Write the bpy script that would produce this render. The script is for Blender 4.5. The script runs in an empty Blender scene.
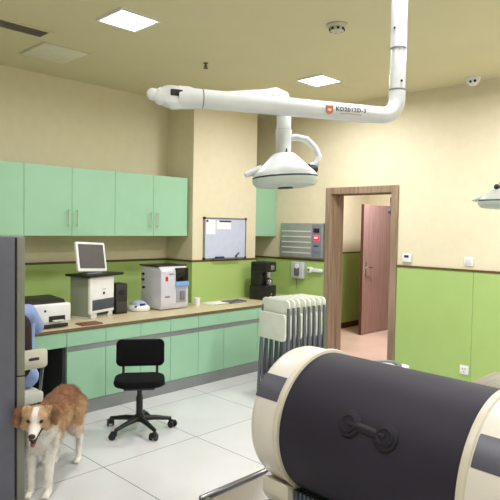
import bpy, bmesh, math, random
import numpy as np
from mathutils import Vector, Matrix, Euler
random.seed(7)
PI = math.pi
col = bpy.context.scene.collection

# ------------------------------------------------------------------ materials
def lin(c):
    return tuple(((v/255.0)/12.92 if v/255.0 <= 0.04045 else ((v/255.0+0.055)/1.055)**2.4) for v in c)
_m = {}
def mat(name, rgb, rough=0.5, metal=0.0, vary=0.04, scale=12.0, bump=0.0, bscale=80.0, emit=0.0, spec=0.5, coat=0.0, trans=0.0):
    if name in _m: return _m[name]
    m = bpy.data.materials.new(name); m.use_nodes = True
    nt = m.node_tree; b = nt.nodes['Principled BSDF']
    c = lin(rgb)
    tc = nt.nodes.new('ShaderNodeTexCoord')
    n = nt.nodes.new('ShaderNodeTexNoise'); n.inputs['Scale'].default_value = scale; n.inputs['Detail'].default_value = 3
    nt.links.new(tc.outputs['Object'], n.inputs['Vector'])
    r = nt.nodes.new('ShaderNodeValToRGB')
    r.color_ramp.elements[0].position = 0.3; r.color_ramp.elements[1].position = 0.7
    r.color_ramp.elements[0].color = (*[v*(1-vary) for v in c], 1); r.color_ramp.elements[1].color = (*[min(1, v*(1+vary)) for v in c], 1)
    nt.links.new(n.outputs['Fac'], r.inputs['Fac']); nt.links.new(r.outputs['Color'], b.inputs['Base Color'])
    b.inputs['Roughness'].default_value = rough; b.inputs['Metallic'].default_value = metal
    b.inputs['Specular IOR Level'].default_value = spec
    b.inputs['Coat Weight'].default_value = coat
    if trans: b.inputs['Transmission Weight'].default_value = trans
    if bump:
        n2 = nt.nodes.new('ShaderNodeTexNoise'); n2.inputs['Scale'].default_value = bscale
        nt.links.new(tc.outputs['Object'], n2.inputs['Vector'])
        bp = nt.nodes.new('ShaderNodeBump'); bp.inputs['Strength'].default_value = bump; bp.inputs['Distance'].default_value = 0.01
        nt.links.new(n2.outputs['Fac'], bp.inputs['Height']); nt.links.new(bp.outputs['Normal'], b.inputs['Normal'])
    if emit:
        b.inputs['Emission Color'].default_value = (*c, 1); b.inputs['Emission Strength'].default_value = emit
    _m[name] = m
    return m

def wood_mat(name, rgb_a, rgb_b, rough=0.45, sc=(40, 40, 1.6)):
    m = bpy.data.materials.new(name); m.use_nodes = True
    nt = m.node_tree; b = nt.nodes['Principled BSDF']
    tc = nt.nodes.new('ShaderNodeTexCoord'); mp = nt.nodes.new('ShaderNodeMapping'); mp.inputs['Scale'].default_value = sc
    n = nt.nodes.new('ShaderNodeTexNoise'); n.inputs['Scale'].default_value = 1.0; n.inputs['Detail'].default_value = 5; n.inputs['Distortion'].default_value = 0.4
    r = nt.nodes.new('ShaderNodeValToRGB'); r.color_ramp.elements[0].position = 0.35; r.color_ramp.elements[1].position = 0.68
    r.color_ramp.elements[0].color = (*lin(rgb_a), 1); r.color_ramp.elements[1].color = (*lin(rgb_b), 1)
    nt.links.new(tc.outputs['Object'], mp.inputs['Vector']); nt.links.new(mp.outputs['Vector'], n.inputs['Vector'])
    nt.links.new(n.outputs['Fac'], r.inputs['Fac']); nt.links.new(r.outputs['Color'], b.inputs['Base Color'])
    b.inputs['Roughness'].default_value = rough
    return m

def floor_mat():
    m = bpy.data.materials.new('polished_tile'); m.use_nodes = True
    nt = m.node_tree; b = nt.nodes['Principled BSDF']; L = nt.links.new
    g = nt.nodes.new('ShaderNodeNewGeometry'); sp = nt.nodes.new('ShaderNodeSeparateXYZ'); L(g.outputs['Position'], sp.inputs[0])
    def M(op, a, bb=None, c=None):
        n = nt.nodes.new('ShaderNodeMath'); n.operation = op
        for i, v in enumerate((a, bb, c)):
            if v is None: continue
            if hasattr(v, 'is_linked') or hasattr(v, 'links'): L(v, n.inputs[i])
            else: n.inputs[i].default_value = v
        return n.outputs[0]
    def line(ax, off):
        t = M('DIVIDE', M('SUBTRACT', sp.outputs[ax], off), 0.8013)
        f = M('FRACT', M('ADD', t, 50.5))
        return M('LESS_THAN', M('ABSOLUTE', M('SUBTRACT', f, 0.5)), 0.0042), M('FLOOR', M('ADD', t, 50.0))
    lx, ix = line(0, 1.967); ly, iy = line(1, 3.262)
    grout = M('MAXIMUM', lx, ly)
    cb = nt.nodes.new('ShaderNodeCombineXYZ'); L(ix, cb.inputs[0]); L(iy, cb.inputs[1])
    wn = nt.nodes.new('ShaderNodeTexWhiteNoise'); L(cb.outputs[0], wn.inputs['Vector'])
    n = nt.nodes.new('ShaderNodeTexNoise'); n.inputs['Scale'].default_value = 3.0; n.inputs['Detail'].default_value = 6
    L(g.outputs['Position'], n.inputs['Vector'])
    v = M('ADD', M('MULTIPLY', wn.outputs['Value'], 0.03), M('MULTIPLY', n.outputs['Fac'], 0.10))
    v = M('ADD', v, 0.60)
    cc = nt.nodes.new('ShaderNodeCombineColor'); L(M('MULTIPLY', v, 0.985), cc.inputs[0]); L(M('MULTIPLY', v, 0.985), cc.inputs[1]); L(v, cc.inputs[2])
    mx = nt.nodes.new('ShaderNodeMix'); mx.data_type = 'RGBA'; L(grout, mx.inputs[0]); L(cc.outputs[0], mx.inputs[6]); mx.inputs[7].default_value = (0.16, 0.16, 0.17, 1)
    L(mx.outputs[2], b.inputs['Base Color'])
    L(M('ADD', M('MULTIPLY', grout, 0.5), 0.16), b.inputs['Roughness'])
    return m

CREAM = mat('cream_paint', (223, 214, 184), 0.75, vary=0.02, bump=0.03, bscale=200)
CEIL = mat('ceiling_paint', (212, 203, 166), 0.85, vary=0.015, scale=3)
GREEN = mat('lime_panel', (166, 194, 116), 0.5, vary=0.02, scale=5)
MINT = mat('mint_laminate', (156, 202, 170), 0.38, vary=0.02, scale=5)
MINTD = mat('mint_carcass', (140, 186, 152), 0.5)
RAIL = mat('brown_rail', (92, 74, 38), 0.5)
DARK = mat('dark_gap', (38, 38, 36), 0.8)
ALU = mat('brushed_aluminium', (150, 152, 155), 0.35, 0.7)
PLINTH = mat('grey_plinth', (142, 146, 148), 0.4, 0.3)
COUNTER = mat('beige_stone', (208, 196, 160), 0.35, vary=0.1, scale=90)
COUNTEREDGE = mat('counter_edge', (112, 92, 66), 0.5)
STEEL = mat('stainless_steel', (205, 203, 210), 0.22, 1.0, vary=0.03)
CHROME = mat('chrome', (225, 225, 225), 0.12, 1.0)
WHITE = mat('white_plastic', (232, 233, 232), 0.38)
WHITEG = mat('white_enamel', (216, 222, 222), 0.28, coat=0.3)
OFFW = mat('off_white_plastic', (205, 206, 200), 0.45)
GREYP = mat('grey_plastic', (120, 124, 128), 0.5)
GREYBOX = mat('grey_green_plastic', (140, 148, 132), 0.55)
BLACK = mat('black_plastic', (22, 22, 24), 0.4)
BLACKF = mat('black_fabric', (17, 17, 20), 0.95, bump=0.3, bscale=400, spec=0.2)
SCREEN = mat('grey_screen', (92, 88, 92), 0.25)
SCREENB = mat('black_screen', (18, 18, 20), 0.15)
BLUE = mat('pale_blue_plastic', (128, 170, 222), 0.4)
DBLUE = mat('dark_blue_plastic', (40, 46, 96), 0.4)
PAPER = mat('white_paper', (236, 236, 240), 0.8)
BOARD = mat('whiteboard_enamel', (196, 204, 226), 0.25)
BROWNPAD = mat('brown_cover', (122, 76, 62), 0.6)
RED = mat('red_display', (235, 30, 50), 0.4, emit=1.2)
REDM = mat('red_plastic', (200, 40, 35), 0.5)
CHAIRW = mat('ivory_chair_plastic', (222, 226, 214), 0.4)
TUBEG = mat('grey_tube_metal', (118, 122, 130), 0.35, 0.5)
COVER = mat('black_cover', (38, 35, 48), 0.62, vary=0.12, scale=4, spec=0.3)
CREAMP = mat('cream_plastic', (205, 200, 182), 0.38)
CAPW = mat('white_cap_plastic', (216, 213, 202), 0.35)
BAND = mat('slate_band', (78, 78, 90), 0.4)
BASEG = mat('slate_base', (76, 84, 98), 0.6)
CABG = mat('slate_grey_steel', (98, 101, 113), 0.35, 0.2)
CABS = mat('olive_grey_steel', (128, 130, 118), 0.45, 0.1)
DOORF = wood_mat('greyed_wood_frame', (128, 106, 88), (160, 138, 116))
LEAF = wood_mat('rose_wood_leaf', (152, 120, 114), (176, 146, 140))
LEAFD = mat('dark_wood_edge', (88, 48, 40), 0.6)
TAN = wood_mat('tabletop_laminate', (128, 124, 116), (150, 145, 136), 0.4, (3, 60, 60))
TANE = mat('tan_edge_band', (176, 152, 128), 0.5)
PINKF = mat('pink_floor_tile', (232, 200, 186), 0.25, vary=0.06, scale=2)
SKIN = mat('skin', (206, 160, 132), 0.5)
GOWN = mat('pale_blue_cloth', (150, 172, 222), 0.85, bump=0.2, bscale=30)
MAROON = mat('maroon_knit', (48, 22, 30), 0.9, bump=0.3, bscale=200)
HAIR = mat('black_hair', (24, 20, 18), 0.5)
TROUS = mat('white_cloth', (226, 226, 230), 0.8, bump=0.2, bscale=40)
LIGHTM = mat('lit_diffuser', (250, 246, 255), 0.5, emit=9.0, vary=0.0)
INK = mat('black_ink', (30, 32, 38), 0.6)
EMB = mat('orange_brown_ink', (188, 112, 84), 0.6)
REDI = mat('red_ink', (196, 100, 90), 0.6)
VENTM = mat('vent_metal', (118, 110, 100), 0.5, 0.3)
TRANSL = mat('frosted_lens', (196, 208, 200), 0.3)

# ------------------------------------------------------------------ mesh builder
class MB:
    def __init__(s): s.bm = bmesh.new()
    def _merge(s, b, M=None):
        if M is not None: bmesh.ops.transform(b, matrix=M, verts=b.verts)
        me = bpy.data.meshes.new('t'); b.to_mesh(me); b.free(); s.bm.from_mesh(me); bpy.data.meshes.remove(me); return s
    def box(s, x0, x1, y0, y1, z0, z1, bev=0.0, seg=2, M=None):
        b = bmesh.new(); bmesh.ops.create_cube(b, size=1)
        bmesh.ops.transform(b, matrix=Matrix.Translation(((x0+x1)/2, (y0+y1)/2, (z0+z1)/2)) @ Matrix.Diagonal((abs(x1-x0), abs(y1-y0), abs(z1-z0), 1)), verts=b.verts)
        if bev: bmesh.ops.bevel(b, geom=list(b.edges), offset=bev, segments=seg, affect='EDGES', profile=0.5)
        return s._merge(b, M)
    def cyl(s, p0, p1, r0, r1=None, n=24, M=None):
        r1 = r0 if r1 is None else r1
        p0 = Vector(p0); p1 = Vector(p1); d = p1-p0
        b = bmesh.new(); bmesh.ops.create_cone(b, cap_ends=True, segments=n, radius1=r0, radius2=r1, depth=d.length)
        R = d.to_track_quat('Z', 'Y').to_matrix().to_4x4()
        bmesh.ops.transform(b, matrix=Matrix.Translation((p0+p1)/2) @ R, verts=b.verts)
        return s._merge(b, M)
    def sph(s, c, r, n=20, M=None):
        if not hasattr(r, '__len__'): r = (r, r, r)
        b = bmesh.new(); bmesh.ops.create_uvsphere(b, u_segments=n, v_segments=max(8, n//2), radius=1)
        bmesh.ops.transform(b, matrix=Matrix.Translation(c) @ Matrix.Diagonal((*r, 1)), verts=b.verts)
        return s._merge(b, M)
    def lathe(s, prof, n=40, M=None, close=False):
        """profile of (r, z) revolved round z"""
        b = bmesh.new(); rings = []
        for r, z in prof:
            if r < 1e-6: rings.append([b.verts.new((0, 0, z))])
            else: rings.append([b.verts.new((r*math.cos(2*PI*k/n), r*math.sin(2*PI*k/n), z)) for k in range(n)])
        for A, B in zip(rings, rings[1:]):
            for k in range(n):
                k2 = (k+1) % n
                if len(A) == 1 and len(B) == 1: continue
                if len(A) == 1: b.faces.new((A[0], B[k2], B[k]))
                elif len(B) == 1: b.faces.new((A[k], A[k2], B[0]))
                else: b.faces.new((A[k], A[k2], B[k2], B[k]))
        bmesh.ops.recalc_face_normals(b, faces=b.faces)
        return s._merge(b, M)
    def tube(s, pts, r, n=12, M=None):
        pts = [Vector(p) for p in pts]; rs = r if hasattr(r, '__len__') else [r]*len(pts)
        b = bmesh.new(); rings = []; up = None
        for i, p in enumerate(pts):
            d = (pts[min(i+1, len(pts)-1)]-pts[max(i-1, 0)]).normalized()
            if up is None: up = d.orthogonal().normalized()
            up = (up - d*up.dot(d)).normalized(); sd = d.cross(up)
            rings.append([b.verts.new(p+rs[i]*(math.cos(2*PI*k/n)*up+math.sin(2*PI*k/n)*sd)) for k in range(n)])
        for A, B in zip(rings, rings[1:]):
            for k in range(n): b.faces.new((A[k], A[(k+1) % n], B[(k+1) % n], B[k]))
        b.faces.new(rings[0][::-1]); b.faces.new(rings[-1])
        bmesh.ops.recalc_face_normals(b, faces=b.faces)
        return s._merge(b, M)
    def prism(s, poly, d0, d1, axis='y', bev=0, M=None):
        """2D polygon extruded: axis y -> poly is (x,z); axis z -> (x,y); axis x -> (y,z)"""
        b = bmesh.new()
        f = {'y': lambda p, d: (p[0], d, p[1]), 'z': lambda p, d: (p[0], p[1], d), 'x': lambda p, d: (d, p[0], p[1])}[axis]
        A = [b.verts.new(f(p, d0)) for p in poly]; B = [b.verts.new(f(p, d1)) for p in poly]
        b.faces.new(A); b.faces.new(B[::-1]); n = len(poly)
        for k in range(n): b.faces.new((A[k], B[k], B[(k+1) % n], A[(k+1) % n]))
        bmesh.ops.recalc_face_normals(b, faces=b.faces)
        if bev: bmesh.ops.bevel(b, geom=list(b.edges), offset=bev, segments=2, affect='EDGES', profile=0.5)
        return s._merge(b, M)
    def build(s, name, m, parent=None, world=True, smooth=True):
        """world=True: the shape was drawn in world coordinates and is shifted to its root's origin"""
        me = bpy.data.meshes.new(name); 
        if parent is not None and world:
            p = parent; off = Vector(p.location)
            while p.parent: p = p.parent; off += Vector(p.location)
            bmesh.ops.translate(s.bm, verts=s.bm.verts, vec=-off)
        s.bm.to_mesh(me); s.bm.free()
        me.materials.append(m)
        o = bpy.data.objects.new(name, me); col.objects.link(o)
        if smooth:
            for p in me.polygons: p.use_smooth = True
            try: me.set_sharp_from_angle(angle=math.radians(38))
            except Exception: pass
        if parent is not None: o.parent = parent
        return o
def rrect(w, h, r, n=6, cx=0, cy=0):
    out = []
    for sx, sy, a0 in ((1, 1, 0), (-1, 1, 90), (-1, -1, 180), (1, -1, 270)):
        for k in range(n+1):
            a = math.radians(a0+90*k/n)
            out.append((cx+sx*(w/2-r)+r*math.cos(a), cy+sy*(h/2-r)+r*math.sin(a)))
    return out
def tag(o, label=None, cat=None, group=None, kind=None):
    if label: o['label'] = label
    if cat: o['category'] = cat
    if group: o['group'] = group
    if kind: o['kind'] = kind
    return o
def thing(name, label, cat, loc=(0, 0, 0), rz=0, group=None):
    o = bpy.data.objects.new(name, None); o.empty_display_size = 0.1; col.objects.link(o)
    o.location = loc; o.rotation_euler = (0, 0, rz)
    return tag(o, label, cat, group)
def struct(name, mb, m, parent=None, smooth=False):
    o = mb.build(name, m, parent, smooth=smooth)
    if parent is None: o['kind'] = 'structure'
    return o
def settle(o):
    """put a single-mesh thing's origin at its base centre"""
    me = o.data; vs = [v.co for v in me.vertices]
    c = Vector(((min(v.x for v in vs)+max(v.x for v in vs))/2, (min(v.y for v in vs)+max(v.y for v in vs))/2, min(v.z for v in vs)))
    me.transform(Matrix.Translation(-c)); o.location = c
    return o
def children(o): return [c for c in bpy.data.objects if c.parent == o]
def copy_tree(o, parent=None):
    c = o.copy(); col.objects.link(c); c.parent = parent
    for ch in children(o): copy_tree(ch, c)
    return c

# ------------------------------------------------------------------ room constants (metres)
H = 3.08; WA = 5.40; WB = 5.55; XL = -2.2; YB = -3.2; DADO = 1.205
CT = 0.745; CF = 4.31
FLOOR = floor_mat()
struct('floor', MB().box(XL-.1, WB+.1, YB-.1, WA+.1, -.1, 0), FLOOR)
struct('ceiling', MB().box(XL-.1, WB+.1, YB-.1, WA+.1, H, H+.1), CEIL)
struct('wall_back', MB().box(XL, WB+.1, WA, WA+.1, 0, H), CREAM)
struct('wall_left', MB().box(XL-.1, XL, YB-.1, WA+.1, 0, H), CREAM)
struct('wall_front', MB().box(XL, WB+.1, YB-.1, YB, 0, H), CREAM)
# right wall with doorway: y 3.26..4.09 clear, up to 2.04
DY0, DY1, DZ = 3.245, 4.10, 2.045; WT = 0.22
struct('wall_right', MB().box(WB, WB+WT, YB-.1, DY0, 0, H).box(WB, WB+WT, DY1, WA+.1, 0, H).box(WB, WB+WT, DY0, DY1, DZ, H), CREAM)
struct('wall_column', MB().box(4.08, 5.10, 4.92, WA, 0, H), CREAM)

# green wainscot panels and brown rail
def seams(y0, y1, first, step):
    out = []; y = first
    while y < y1:
        if y > y0: out.append(y)
        y += step
    return out
g = MB(); ys = [YB]+seams(YB, DY0-.06, 2.33-3*1.22, 1.22)+[DY0-.065]
for a, b in zip(ys, ys[1:]): g.box(WB-.010, WB, a+.0015, b-.0015, 0.0, DADO, 0.0012, 1)
for a, b in ((4.165, WA),): g.box(WB-.010, WB, a, b, 0.0, DADO, 0.001, 1)
struct('trim_1', g, GREEN)
g = MB(); xs = [XL, -0.9, 0.1, 1.1, 2.05, 3.05, 4.08]
for a, b in zip(xs, xs[1:]): g.box(a+.0015, b-.0015, WA-.010, WA, 0, DADO, 0.0012, 1)
g.box(4.068, 4.08, 4.92, WA-.012, 0, DADO).box(4.068, 5.112, 4.908, 4.92, 0, DADO).box(5.10, 5.112, 4.92, WA-.012, 0, DADO).box(5.112, WB-.012, WA-.010, WA, 0, DADO)
struct('trim_2', g, GREEN)
r = MB().box(WB-.016, WB, YB, DY0-.065, DADO, DADO+.022).box(WB-.016, WB, 4.165, WA, DADO, DADO+.022)
r.box(XL, 4.08, WA-.016, WA, DADO, DADO+.022).box(4.064, 4.08, 4.904, WA-.016, DADO, DADO+.022).box(4.08, 5.116, 4.904, 4.92, DADO, DADO+.022).box(5.10, 5.116, 4.92, WA-.016, DADO, DADO+.022).box(5.116, WB-.016, WA-.016, WA, DADO, DADO+.022)
struct('trim_3', r, RAIL)
struct('baseboard_right', MB().box(WB-.02, WB-.0101, YB, DY0-.07, 0, .09), PLINTH)

# door frame (casing both sides + lining)
dr = MB()
dr.box(WB, WB+WT, DY0-.0, DY0+.022, 0, DZ-.022).box(WB, WB+WT, DY1-.022, DY1, 0, DZ-.022).box(WB, WB+WT, DY0, DY1, DZ-.022, DZ)
for xa, xb in ((WB-.022, WB), (WB+WT, WB+WT+.022)):
    dr.box(xa, xb, DY0-.062, DY0+.022, 0, DZ-.0225, .003).box(xa, xb, DY1-.022, DY1+.062, 0, DZ-.0225, .003).box(xa, xb, DY0-.062, DY1+.062, DZ-.022, DZ+.055, .004)
dr.box(WB+.12, WB+.16, DY0+.022, DY0+.034, 0, DZ-.022).box(WB+.12, WB+.16, DY1-.034, DY1-.022, 0, DZ-.022).box(WB+.12, WB+.16, DY0+.022, DY1-.022, DZ-.034, DZ-.022)
struct('door_1', dr, DOORF)

# ---- corridor beyond the doorway
X2 = 8.25; Y2a, Y2b = 2.2, 5.30
struct('floor_corridor', MB().box(WB+.1, X2+1.6, Y2a, Y2b, -.1, 0), PINKF)
struct('ceiling_corridor', MB().box(WB+WT, X2+1.6, Y2a, Y2b+.1, 2.75, 2.85), CEIL)
struct('wall_corridor_back', MB().box(WB+WT, X2+1.6, Y2b, Y2b+.1, 0, 2.8), CREAM)
struct('wall_corridor_end', MB().box(X2, X2+.12, Y2a, 3.80, 0, 2.8).box(X2, X2+.12, 4.80, Y2b, 0, 2.8).box(X2, X2+.12, 3.8, 4.8, 2.08, 2.8), CREAM)
struct('wall_corridor_front', MB().box(WB+WT, X2+1.6, Y2a-.1, Y2a, 0, 2.8), CREAM)
struct('wall_corridor_far', MB().box(X2+1.6, X2+1.7, Y2a-.1, Y2b+.1, 0, 2.8), CREAM)
struct('trim_4', MB().box(WB+WT, X2, Y2b-.01, Y2b, .09, DADO+.01), GREEN)
struct('trim_5', MB().box(WB+WT, X2, Y2b-.016, Y2b, DADO+.01, DADO+.03), RAIL)
struct('baseboard_corridor', MB().box(WB+WT, X2, Y2b-.018, Y2b, 0, .09), LEAFD)
struct('trim_6', MB().box(X2-.02, X2, 3.72, 3.80, 0, 2.14).box(X2-.02, X2, 4.80, 4.88, 0, 2.14).box(X2-.02, X2, 3.72, 4.88, 2.06, 2.14), DOORF)
d2 = struct('door_2', MB().box(7.27, 8.14, 4.75, 4.79, .01, 1.985, .002), LEAF, smooth=False)
MB().box(7.262, 7.27, 4.748, 4.792, .01, 1.985).build('door_edge', LEAFD, d2)
MB().box(7.315, 7.365, 4.742, 4.75, .92, 1.12, .003).cyl((7.34, 4.75, 1.03), (7.34, 4.70, 1.03), .012).tube([(7.34, 4.705, 1.03), (7.38, 4.70, 1.03), (7.46, 4.70, 1.025)], .010).cyl((7.34, 4.75, .95), (7.34, 4.735, .95), .014).build('door_handle', CHROME, d2)
MB().box(7.95, 8.13, 4.72, 4.75, 1.90, 1.95, .004).tube([(8.0, 4.72, 1.955), (8.1, 4.64, 1.96), (8.2, 4.70, 1.96)], .008).build('door_closer', GREYP, d2)

# ------------------------------------------------------------------ ceiling fixtures
def ceiling_light(x, y, label, power=1.0, z=H, group='square ceiling lights'):
    t = thing('ceiling_light', label, 'ceiling light', (x, y, z-.012), 0, group)
    f = MB(); s = .165
    f.box(x-s, x+s, y-s, y-s+.018, z-.012, z).box(x-s, x+s, y+s-.018, y+s, z-.012, z).box(x-s, x-s+.018, y-s+.018, y+s-.018, z-.012, z).box(x+s-.018, x+s, y-s+.018, y+s-.018, z-.012, z)
    f.build('frame', WHITE, t)
    MB().box(x-s+.018, x+s-.018, y-s+.018, y+s-.018, z-.006, z-.001).build('diffuser', LIGHTM, t)
    ld = bpy.data.lights.new('panel_lamp', 'AREA'); ld.shape = 'SQUARE'; ld.size = .28; ld.energy = 29*power; ld.color = (.985, .972, 1.0); ld.spread = math.radians(172)
    lo = bpy.data.objects.new('panel_lamp', ld); lo.location = (x, y, z-.016); col.objects.link(lo)
ceiling_light(2.30, 3.52, 'lit square ceiling light above the wall cabinets, larger in view', 0.65)
ceiling_light(4.50, 3.50, 'lit square ceiling light behind the overhead lamp arm, near the door', 1.12)
for x, y, p in ((2.3, 1.3, 1.1), (4.5, 1.3, 1.45), (2.3, -.9, 1.3), (4.5, -.9, 1.4), (.1, 3.5, .25), (.1, 1.3, .7), (.1, -.9, 1.0)):  # unseen fixtures added on the same grid to light the nearer room
    ceiling_light(x, y, 'added square ceiling light, unseen, lighting the nearer part of the room', p)
ceiling_light(7.0, 4.2, 'added square ceiling light, unseen, brightening the corridor beyond the doorway', 1.6, 2.75)  # hidden lamp added to brighten the corridor, no fixture visible there

t = thing('air_vent', 'long slotted grey air vent in the ceiling at the upper left', 'vent', (1.2, 4.27, H-.01))
MB().box(.38, 2.06, 4.17, 4.19, H-.01, H).box(.38, 2.06, 4.35, 4.37, H-.01, H).box(.38, .40, 4.19, 4.35, H-.01, H).box(2.03, 2.06, 4.19, 4.35, H-.01, H).build('frame', CEIL, t)
MB().box(.40, 2.03, 4.19, 4.35, H-.002, H-.0005).build('backing', mat('vent_dark', (84, 78, 74), .7), t)
s = MB()
for k in range(5): s.box(.40, 2.03, 4.20+k*.032, 4.212+k*.032, H-.009, H-.003)
s.build('slats', VENTM, t)
t = thing('access_hatch', 'square pale grey hatch panel in the ceiling beside the long air vent', 'hatch', (2.32, 4.68, H-.012))
MB().box(2.12, 2.51, 4.46, 4.90, H-.012, H, .003).build('panel', mat('hatch_paint', (222, 218, 196), .5), t)
s = MB().box(2.105, 2.525, 4.445, 4.46, H-.006, H).box(2.105, 2.525, 4.90, 4.915, H-.006, H).box(2.105, 2.12, 4.46, 4.90, H-.006, H).box(2.51, 2.525, 4.46, 4.90, H-.006, H)
s.build('frame', mat('hatch_frame', (196, 188, 154), .5), t)
o = settle(MB().lathe([(0, -.008), (.11, -.008), (.135, -.004), (.14, 0), (0, 0)], M=Matrix.Translation((4.88, 3.34, H))).build('ceiling_speaker', CEIL)); tag(o, 'flat round cream disc in the ceiling beside the lamp pole', 'speaker')
def detector(x, y, label, r=.05):
    t = thing('smoke_detector', label, 'smoke detector', (x, y, H-.05))
    MB().lathe([(0, 0), (r*1.25, 0), (r*1.25, -.012), (r*.9, -.02), (r*.75, -.045), (0, -.05)], M=Matrix.Translation((x, y, H))).build('body', mat('detector_plastic', (196, 192, 176), .5), t)
    for k in range(8): 
        a = k*PI/4; MB().box(-.009, .009, -.003, .003, -.008, .008, M=Matrix.Translation((x+r*.86*math.cos(a), y+r*.86*math.sin(a), H-.036)) @ Matrix.Rotation(a+PI/2, 4, 'Z')).build('slot', DARK, t)
detector(3.37, 2.47, 'round smoke detector with dark slots on the ceiling left of the lamp pole', .062)
t = thing('ceiling_camera', 'small white dome with two dark eyes at the ceiling edge, upper right', 'camera', (5.38, 2.33, H-.08))
MB().lathe([(0, 0), (.07, 0), (.07, -.02), (.055, -.05), (.03, -.075), (0, -.08)], M=Matrix.Translation((5.38, 2.33, H))).build('housing', WHITE, t)
for dx, dy in ((-.018, .022), (.003, -.022)):
    MB().sph((5.38-.045+dx*.3, 2.33-.018+dy*.9, H-.045), .014).build('lens', BLACK, t)
t = thing('sprinkler', 'tiny brown sprinkler head hanging from the ceiling left of centre', 'sprinkler', (3.37, 3.91, H-.05))
MB().cyl((3.37, 3.91, H), (3.37, 3.91, H-.035), .008).build('body', RAIL, t)
MB().cyl((3.37, 3.91, H-.045), (3.37, 3.91, H-.05), .022).cyl((3.37, 3.91, H), (3.37, 3.91, H-.005), .022).tube([(3.385, 3.91, H-.02), (3.388, 3.91, H-.046)], .003).tube([(3.355, 3.91, H-.02), (3.352, 3.91, H-.046)], .003).build('deflector', RAIL, t)

# ------------------------------------------------------------------ wall cabinets
def bar_handle(mb, x, y, z0, z1):
    mb.cyl((x, y-.028, z0), (x, y-.028, z1), .0055, n=10).cyl((x, y, z0+.015), (x, y-.028, z0+.015), .005, n=8).cyl((x, y, z1-.015), (x, y-.028, z1-.015), .005, n=8)
CAB_Y = 4.98; CZ0, CZ1 = 1.498, 2.148
units = [(-.16, [(-.16, .31), (.31, .78)]), (.78, [(.78, 1.25), (1.25, 1.715)]), (1.715, [(1.715, 2.182)]), (2.182, [(2.182, 2.645), (2.645, 3.115)]), (3.115, [(3.115, 3.585), (3.585, 4.05)])]
lab = {-.16: 'mint green wall cabinet out of view at the far left of the row', .78: 'mint green wall cabinet hidden behind the grey steel cabinet', 1.715: 'single door mint green wall cabinet cut by the left edge of the photo', 2.182: 'mint green two door wall cabinet above the tablet screen, handles in the middle', 3.115: 'mint green two door wall cabinet at the right end of the row above the analyzer'}
for x0, doors in units:
    x1 = doors[-1][1]
    if x0 < 0: continue
    t = thing('wall_cabinet', lab[x0], 'cabinet', ((x0+x1)/2, CAB_Y+.2, CZ0), 0, None)
    MB().box(x0+.001, x1-.001, CAB_Y+.019, WA-.0005, CZ0, CZ1).build('carcass', MINTD, t, smooth=False)
    for i, (a, b) in enumerate(doors):
        d = MB().box(a+.0015, b-.0015, CAB_Y, CAB_Y+.018, CZ0, CZ1, .0015, 1).build('door', MINT, t, smooth=False)
        if x0 == 1.715: hx = a+.04
        else: hx = b-.045 if i == 0 else a+.045
        hm = MB(); bar_handle(hm, hx, CAB_Y, CZ0+.09, CZ0+.25); hm.build('handle', CHROME, d)
t = thing('wall_cabinet', 'narrow mint green wall cabinet in the corner right of the white column', 'cabinet', (5.33, CAB_Y+.2, CZ0))
MB().box(5.122, WB-.001, CAB_Y+.019, WA-.0005, CZ0, CZ1).build('carcass', MINTD, t, smooth=False)
MB().box(5.120, WB-.003, CAB_Y, CAB_Y+.018, CZ0, CZ1, .0015, 1).build('door', MINT, t, smooth=False)

# ------------------------------------------------------------------ base cabinets and worktop
t = thing('worktop', 'long beige stone worktop with brown front edge running along the back wall', 'worktop', (3.4, 4.8, CT-.022))
MB().box(.6, 4.066, CF, WA-.012, CT-.022, CT).box(4.066, 5.114, CF, 4.906, CT-.022, CT).box(5.114, WB-.012, CF, WA-.012, CT-.022, CT).build('slab', COUNTER, t, smooth=False)
MB().box(.6, WB-.012, CF-.006, CF, CT-.024, CT-.001, .001, 1).build('edge_strip', COUNTEREDGE, t, smooth=False)
def base_unit(x0, x1, splits, dsplits, label):
    t = thing('base_cabinet', label, 'cabinet', ((x0+x1)/2, 4.6, 0))
    MB().box(x0+.001, x1-.001, CF+.021, 4.88, .11, CT-.0235).build('carcass', MINTD, t, smooth=False)
    MB().box(x0+.001, x1-.001, CF+.004, CF+.03, 0, .112).build('plinth', PLINTH, t, smooth=False)
    MB().box(x0, x1, CF+.006, CF+.0205, .548, .592).build('grip_rail', PLINTH, t, smooth=False)
    for a, b in zip(dsplits, dsplits[1:]):
        MB().box(a+.002, b-.002, CF+.001, CF+.020, .594, CT-.03, .0012, 1).build('drawer', MINT, t, smooth=False)
    for a, b in zip(splits, splits[1:]):
        MB().box(a+.002, b-.002, CF+.001, CF+.020, .115, .546, .0012, 1).build('door', MINT, t, smooth=False)
base_unit(2.25, 2.978, [2.25, 2.614, 2.978], [2.25, 2.614, 2.978], 'mint green base cabinet beside the dark knee space, behind the dog')
base_unit(2.978, 3.67, [2.978, 3.321, 3.67], [2.978, 3.321, 3.67], 'mint green base cabinet behind the black office chair')
base_unit(3.67, 4.53, [3.67, 4.02, 4.53], [3.67, 4.53], 'mint green base cabinet next to the folded chairs, with one wide drawer')
base_unit(4.53, 5.52, [4.53, 5.03, 5.52], [4.53, 5.52], 'mint green base cabinet hidden behind the folded white chairs')
t = thing('desk', 'green fronted desk with a dark knee space at the left end of the worktop', 'desk', (1.6, 4.4, 0))
MB().box(.9, 2.248, CF+.001, CF+.020, .594, CT-.03, .0012, 1).build('drawer_front', MINT, t, smooth=False)
MB().box(.9, 2.248, CF+.021, 4.9, .60, CT-.0235).build('drawer_box', MINTD, t, smooth=False)
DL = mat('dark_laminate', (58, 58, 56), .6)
MB().box(.62, 2.248, 5.0, 5.02, 0, CT-.0235).build('back_panel', DL, t, smooth=False)
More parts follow.
